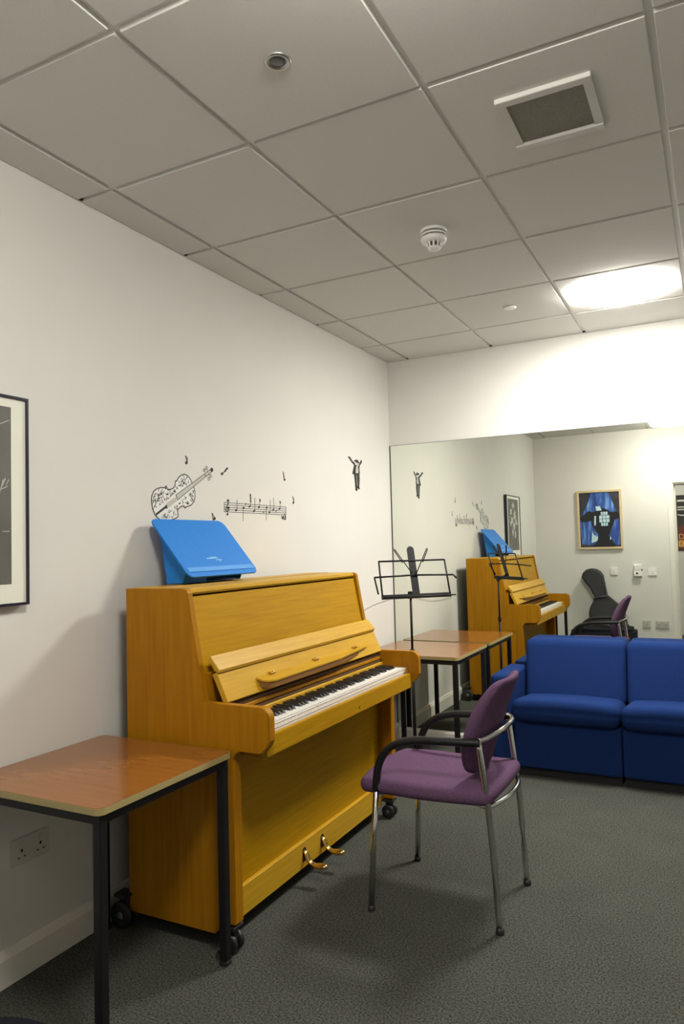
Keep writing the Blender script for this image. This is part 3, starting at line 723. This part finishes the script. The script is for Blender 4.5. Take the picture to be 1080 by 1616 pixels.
CL = [(-1.4773, 1.5264), (-1.4654, 1.5135), (-1.4698, 1.5091), (-1.4566, 1.527), (-1.4532, 1.5094), (-1.4365, 1.5098), (-1.4359, 1.523), (-1.4478, 1.5382)]
line(bm, CL, .0028); blob(bm, (-1.468, 1.516), .007, .006); blob(bm, (-1.440, 1.520), .005, .007)
tag(obj('music_staff_sticker', bm, M['decal_black'], None, (0, -1.7, 1.55)), 'wall sticker of a five-line music staff with notes above the piano', 'sticker')
def note_sticker(head, tip, flag, label, kind=0):
    bm = B()
    blob(bm, head, .0095, .0070, 25); line(bm, [(head[0]+(.006 if kind != 2 else -.006), head[1]), tip], .0016)
    if kind == 0: line(bm, [tip, flag, (flag[0]-.002, flag[1]-.014)], .0022)
    if kind == 1:
        for k in range(3):
            p = Vector(tip)+(Vector(head)-Vector(tip))*(.12+.2*k); blob(bm, (p.x+.004, p.y-.002), .010, .0035, 30)
    if kind == 2:
        for k in range(3):
            p = Vector(tip)+(Vector(head)-Vector(tip))*(.1+.22*k); blob(bm, (p.x+.003, p.y-.004), .0035, .007, 20)
    tag(obj('note_sticker', bm, M['decal_black'], None, (0, head[0], head[1])), label, 'sticker', 'single note stickers')
note_sticker((-2.2548, 1.7409), (-2.2604, 1.7715), (-2.2466, 1.7604), 'small black note sticker high above the violin body')
note_sticker((-1.9964, 1.7123), (-1.9547, 1.7456), (-1.974, 1.7238), 'slanting many-flagged note sticker right of the violin scroll', 1)
note_sticker((-2.0601, 1.4993), (-2.0770, 1.5249), (-2.0708, 1.4947), 'black note sticker peeking over the blue stand, between violin and staff')
note_sticker((-1.4383, 1.7239), (-1.4532, 1.7667), (-1.4431, 1.7489), 'thin dotted note sticker high above the right end of the staff', 2)
note_sticker((-1.3513, 1.6032), (-1.3584, 1.6377), (-1.3461, 1.6224), 'small note sticker just beyond the right end of the staff')

t = thing('dancer_sticker', 'black and white sticker of a hatted person with raised arms', 'sticker', (0, -.55, 1.8))
bm = B()
poly(bm, [(-.6751, 1.9237), (-.6411, 1.927), (-.6097, 1.9044), (-.5672, 1.8889), (-.5754, 1.8739), (-.6176, 1.8908)], .0004, .0009)
poly(bm, [(-.5067, 1.891), (-.4841, 1.9174), (-.4629, 1.9194), (-.4701, 1.9009), (-.5014, 1.8803), (-.5192, 1.8814)], .0004, .0009)
poly(bm, [(-.582, 1.8843), (-.5532, 1.8804), (-.5014, 1.8803), (-.506, 1.8551), (-.5016, 1.8292), (-.5199, 1.8213), (-.5565, 1.825), (-.5862, 1.8162), (-.6134, 1.8174), (-.6034, 1.8406)], .0004, .0009)
obj('jacket', bm, M['decal_black'], t)
bm = B(); poly(bm, [(-.552, 1.8772), (-.530, 1.8771), (-.5223, 1.8478), (-.5235, 1.8291), (-.566, 1.8256), (-.560, 1.856)], .0010, .0014); obj('shirt', bm, M['decal_grey'], t)
bm = B(); blob(bm, (-.530, 1.889), .017, .013, 0, .0010); obj('head', bm, M['decal_grey'], t)
bm = B(); poly(bm, [(-.585, 1.9067), (-.5583, 1.9156), (-.526, 1.9154), (-.5149, 1.9034), (-.5003, 1.8982), (-.512, 1.8935), (-.5428, 1.8953), (-.5714, 1.8987)], .0011, .0016); obj('hat', bm, M['decal_black'], t)
bm = B(); poly(bm, [(-.5901, 1.8224), (-.5076, 1.8287), (-.507, 1.7895), (-.5163, 1.7367), (-.5522, 1.7281), (-.5753, 1.7332), (-.5812, 1.7779)], .0004, .0009); obj('trousers', bm, M['decal_black'], t)
bm = B(); line(bm, [(-.552, 1.815), (-.545, 1.745)], .0022, .0010); obj('trouser_crease', bm, M['decal_grey'], t)
bm = B(); poly(bm, [(-.5721, 1.7366), (-.5440, 1.7340), (-.5400, 1.7180), (-.5563, 1.7097), (-.5762, 1.717)], .0004, .0009); poly(bm, [(-.538, 1.738), (-.516, 1.7419), (-.5064, 1.7275), (-.5285, 1.7224)], .0004, .0009); obj('shoes', bm, M['decal_black'], t)

# thin wire along the left wall behind the stand
bm = B(); tube(bm, smoothpath([(.012, -1.25, .90), (.010, -.80, .905), (.006, -.4614, .948), (.006, -.352, .9637), (.006, -.1094, .979), (.006, -.014, .985)], 5), .0016, 6)
tag(obj('wire', bm, M['decal_grey'], None, (0, -.5, .95)), 'thin grey wire along the left wall beyond the piano', 'wire')

# ------------------------------------------------------------------ sockets and switches
def plate_x(y0, y1, z0, z1, label):
    t = thing('double_socket', label, 'socket', (0, (y0+y1)/2, (z0+z1)/2))
    bx('face_plate', M['cream_socket'], t, .0005, .010, y0, y1, z0, z1, .002, 2)
    for cy in (y0+(y1-y0)*.25, y0+(y1-y0)*.75):
        bm = B(); zc = (z0+z1)/2-.010
        box(bm, .0101, .0108, cy-.0035, cy+.0035, zc+.008, zc+.017); box(bm, .0101, .0108, cy-.015, cy-.008, zc-.010, zc-.006); box(bm, .0101, .0108, cy+.008, cy+.015, zc-.010, zc-.006)
        obj('pin_holes', bm, M['dark'], t)
        bx('rocker', M['cream_socket'], t, .0101, .0135, cy-.006, cy+.006, z1-.026, z1-.012, .001)
plate_x(-3.160, -3.013, .352, .438, 'white double power socket on the left wall beneath the foreground table')
def plate_o(name, x, z, w, h, label, cat, kind):
    t = thing(name, label, cat, (x, RY, z), None)
    y = RY+.0005
    d = .014 if kind != 'thermo' else .024
    pm = M['grey_plate'] if kind in ('single', 'sockets') else M['white']
    bx('face_plate', pm, t, x-w/2, x+w/2, y, y+d, z-h/2, z+h/2, .002, 2)
    if kind == 'switch': bx('rocker', M['white'], t, x-.014, x+.014, y+d, y+d+.004, z-.018, z+.018, .001)
    if kind == 'data': bx('port', M['dark'], t, x-.009, x+.009, y+d, y+d+.0006, z-.016, z-.002)
    if kind == 'sockets':
        for s in (-.25, .25):
            bm = B(); c = x+w*s
            box(bm, c-.0035, c+.0035, y+d, y+d+.0007, z+.004, z+.012); box(bm, c-.015, c-.008, y+d, y+d+.0007, z-.018, z-.013); box(bm, c+.008, c+.015, y+d, y+d+.0007, z-.018, z-.013)
            obj('pin_holes', bm, M['dark'], t); bx('rocker', M['white'], t, c-.006, c+.006, y+d, y+d+.003, z+.019, z+.033, .001)
    if kind == 'single':
        bm = B(); box(bm, x-.0035, x+.0035, y+d, y+d+.0007, z+.001, z+.009); box(bm, x-.015, x-.008, y+d, y+d+.0007, z-.018, z-.013); box(bm, x+.008, x+.015, y+d, y+d+.0007, z-.018, z-.013); obj('pin_holes', bm, M['dark'], t)
    if kind == 'thermo':
        bx('upper_cover', M['white'], t, x-w/2+.004, x+w/2-.004, y+d, y+d+.020, z+.004, z+h/2-.004, .003); bx('lower_cover', M['white'], t, x-w/2, x+w/2, y+d, y+d+.026, z-h/2, z-.002, .004)
        lt('dial', M['dark'], t, [(.011, 0), (.011, .004)], (x-.008, y+d+.026, z-.034), 18, 'y')
        bx('side_knob', M['dark'], t, x+w/2-.004, x+w/2+.008, y+d, y+d+.016, z-.002, z+.016, .002)
plate_o('light_switch', .925, .968, .085, .085, 'white light switch on the wall above the guitar case', 'switch', 'switch')
plate_o('thermostat', 1.195, .978, .088, .140, 'bulky white thermostat between the light switch and a flat plate', 'thermostat', 'thermo')
plate_o('wall_plate', 1.355, .957, .092, .086, 'flat white wall plate nearest the doorway, level with the thermostat', 'wall plate', 'switch')
plate_o('single_socket', 1.265, .335, .088, .086, 'white single socket low on the wall right of the guitar case', 'socket', 'single')
plate_o('double_outlet', 1.435, .335, .146, .086, 'white double socket low on the wall nearest the doorway', 'socket', 'sockets')

# ------------------------------------------------------------------ painting on the opposite wall (seen in the mirror)
t = thing('painting', 'blue painting of a dark figure and drapes in a pale wood frame', 'painting', (.785, RY, 1.605))
px0, px1, pz0, pz1 = .525, 1.045, 1.240, 1.962; yb_ = RY+.002; fw = .026
bm = B(); box(bm, px0, px0+fw, yb_, yb_+.032, pz0, pz1, .002); box(bm, px1-fw, px1, yb_, yb_+.032, pz0, pz1, .002); box(bm, px0+fw, px1-fw, yb_, yb_+.032, pz0, pz0+fw, .002); box(bm, px0+fw, px1-fw, yb_, yb_+.032, pz1-fw, pz1, .002)
obj('frame', bm, M['pine'], t)
cv = bx('canvas', M['canvas_dark'], t, px0+fw, px1-fw, yb_, yb_+.020, pz0+fw, pz1-fw)
cx0, cx1, cz0, cz1 = px0+fw+.004, px1-fw-.004, pz0+fw+.004, pz1-fw-.004; yc = yb_+.020
def cpoly(bm, pts, lay): prism(bm, [(cx0+(cx1-cx0)*a, cz1-(cz1-cz0)*b_) for a, b_ in pts], 'y', yc+lay*.0005, yc+lay*.0005+.0005)
bm = B(); cpoly(bm, [(.30, 0), (.74, 0), (.86, .22), (.97, .42), (1, .60), (.99, .97), (.60, .99), (.03, .95), (.0, .55), (.06, .40), (.22, .18)], 0); obj('drapes', bm, M['drape'], cv)
bm = B(); cpoly(bm, [(.0, .46), (.10, .40), (.22, .33), (.33, .36), (.44, .33), (.52, .30), (.62, .29), (.72, .33), (.78, .37), (.93, .36), (1, .40), (1, .48), (.88, .51), (.83, .60), (.76, .72), (.72, .80), (.84, .93), (.90, 1), (.28, 1), (.38, .93), (.44, .86), (.45, .78), (.38, .70), (.31, .62), (.28, .52), (.14, .54), (.03, .53)], 1); obj('figure', bm, M['figure'], cv)
bm = B()
for row in range(4):
    z_ = .36+row*.067
    wv = [.09, .135, .135, .09][row]
    for k in range(3): a = .62-wv+2*wv*k/3; cpoly(bm, [(a+.006, z_), (a+2*wv/3-.006, z_-.004), (a+2*wv/3-.006, z_+.055), (a+.006, z_+.058)], 2)
cpoly(bm, [(.41, .25), (.52, .25), (.56, .33), (.42, .335)], 2); cpoly(bm, [(.37, .43), (.41, .43), (.40, .60), (.355, .61)], 2)
cpoly(bm, [(.30, .70), (.34, .78), (.44, .82), (.42, .89), (.27, .93)], 2); cpoly(bm, [(.75, .80), (.78, .86), (.74, .88)], 2)
obj('pale_panes', bm, M['pale_pane'], cv)

# ------------------------------------------------------------------ guitar case leaning on the opposite wall
t = thing('guitar_case', 'black soft guitar case leaning upright on the wall, seen in the mirror', 'guitar case', (.88, -4.42, 0))
out = [(.560, .905), (.575, .955), (.615, .995), (.665, 1.008), (.725, 1.002), (.775, .975), (.808, .925), (.828, .82), (.852, .69), (.915, .635), (.985, .575), (1.040, .505), (1.060, .43), (1.070, .36), (1.12, .27), (1.185, .17), (1.20, .09), (1.18, .02), (1.10, .004), (.66, .004), (.58, .04), (.545, .12), (.56, .22), (.615, .32), (.645, .40), (.640, .48), (.655, .55), (.695, .62), (.705, .67), (.66, .76), (.60, .84)]
bm = B(); prism(bm, out, 'y', -.055, .055, .022, 3)
lean = lambda z: -4.40 - .155*z
for v in bm.verts: v.co.y += lean(v.co.z)
for fc in bm.faces: fc.smooth = len(fc.verts) == 4
gc = obj('bag', bm, M['gig'], t)
bm = B()
tube(bm, [(x, lean(z)+.050, z) for x, z in [(.86+(x-.86)*1.0, z) for x, z in out[7:19]]], .006, 6); obj('zip', bm, M['zip'], t)
bm = B(); prism(bm, [(.70, .30), (1.0, .30), (1.05, .22), (1.06, .10), (.62, .10), (.63, .22)], 'y', .056, .085, .012, 2)
for v in bm.verts: v.co.y += lean(v.co.z)
obj('pocket', bm, M['gig'], t)
bm = B(); tube(bm, [(.70, lean(.66)+.062, .652), (.78, lean(.66)+.066, .668), (.86, lean(.66)+.062, .682)], .012, 8); obj('neck_seam', bm, M['zip'], t)

# dark navy instrument bag lying by the near table
t = thing('instrument_bag', 'dark rounded padded instrument bag on the carpet, peeking in at the bottom left corner', 'bag', (.80, -3.86, 0))
pl_ = []
for cx, cy, a0 in ((1.22-.16, -3.640-.16, 0), (.53+.22, -3.640-.22, 90), (.53+.16, -4.16+.16, 180), (1.22-.16, -4.16+.16, 270)): pl_ += arc(cx, cy, .22 if a0 == 90 else .16, a0, a0+90, 10)
bm = B(); prism(bm, pl_, 'z', .002, .372, .035, 4)
for fc in bm.faces: fc.smooth = len(fc.verts) == 4
obj('bag', bm, M['navybag'], t)
bm = B(); tube(bm, [(x, y, .20) for x, y in pl_+pl_[:1]], .005, 6); obj('zip', bm, M['zip'], t)
bm = B(); tube(bm, smoothpath([(.72, -3.95, .366), (.74, -3.95, .388), (.83, -3.95, .395), (.92, -3.95, .388), (.94, -3.95, .366)], 4), .009, 8); obj('handle', bm, M['zip'], t)
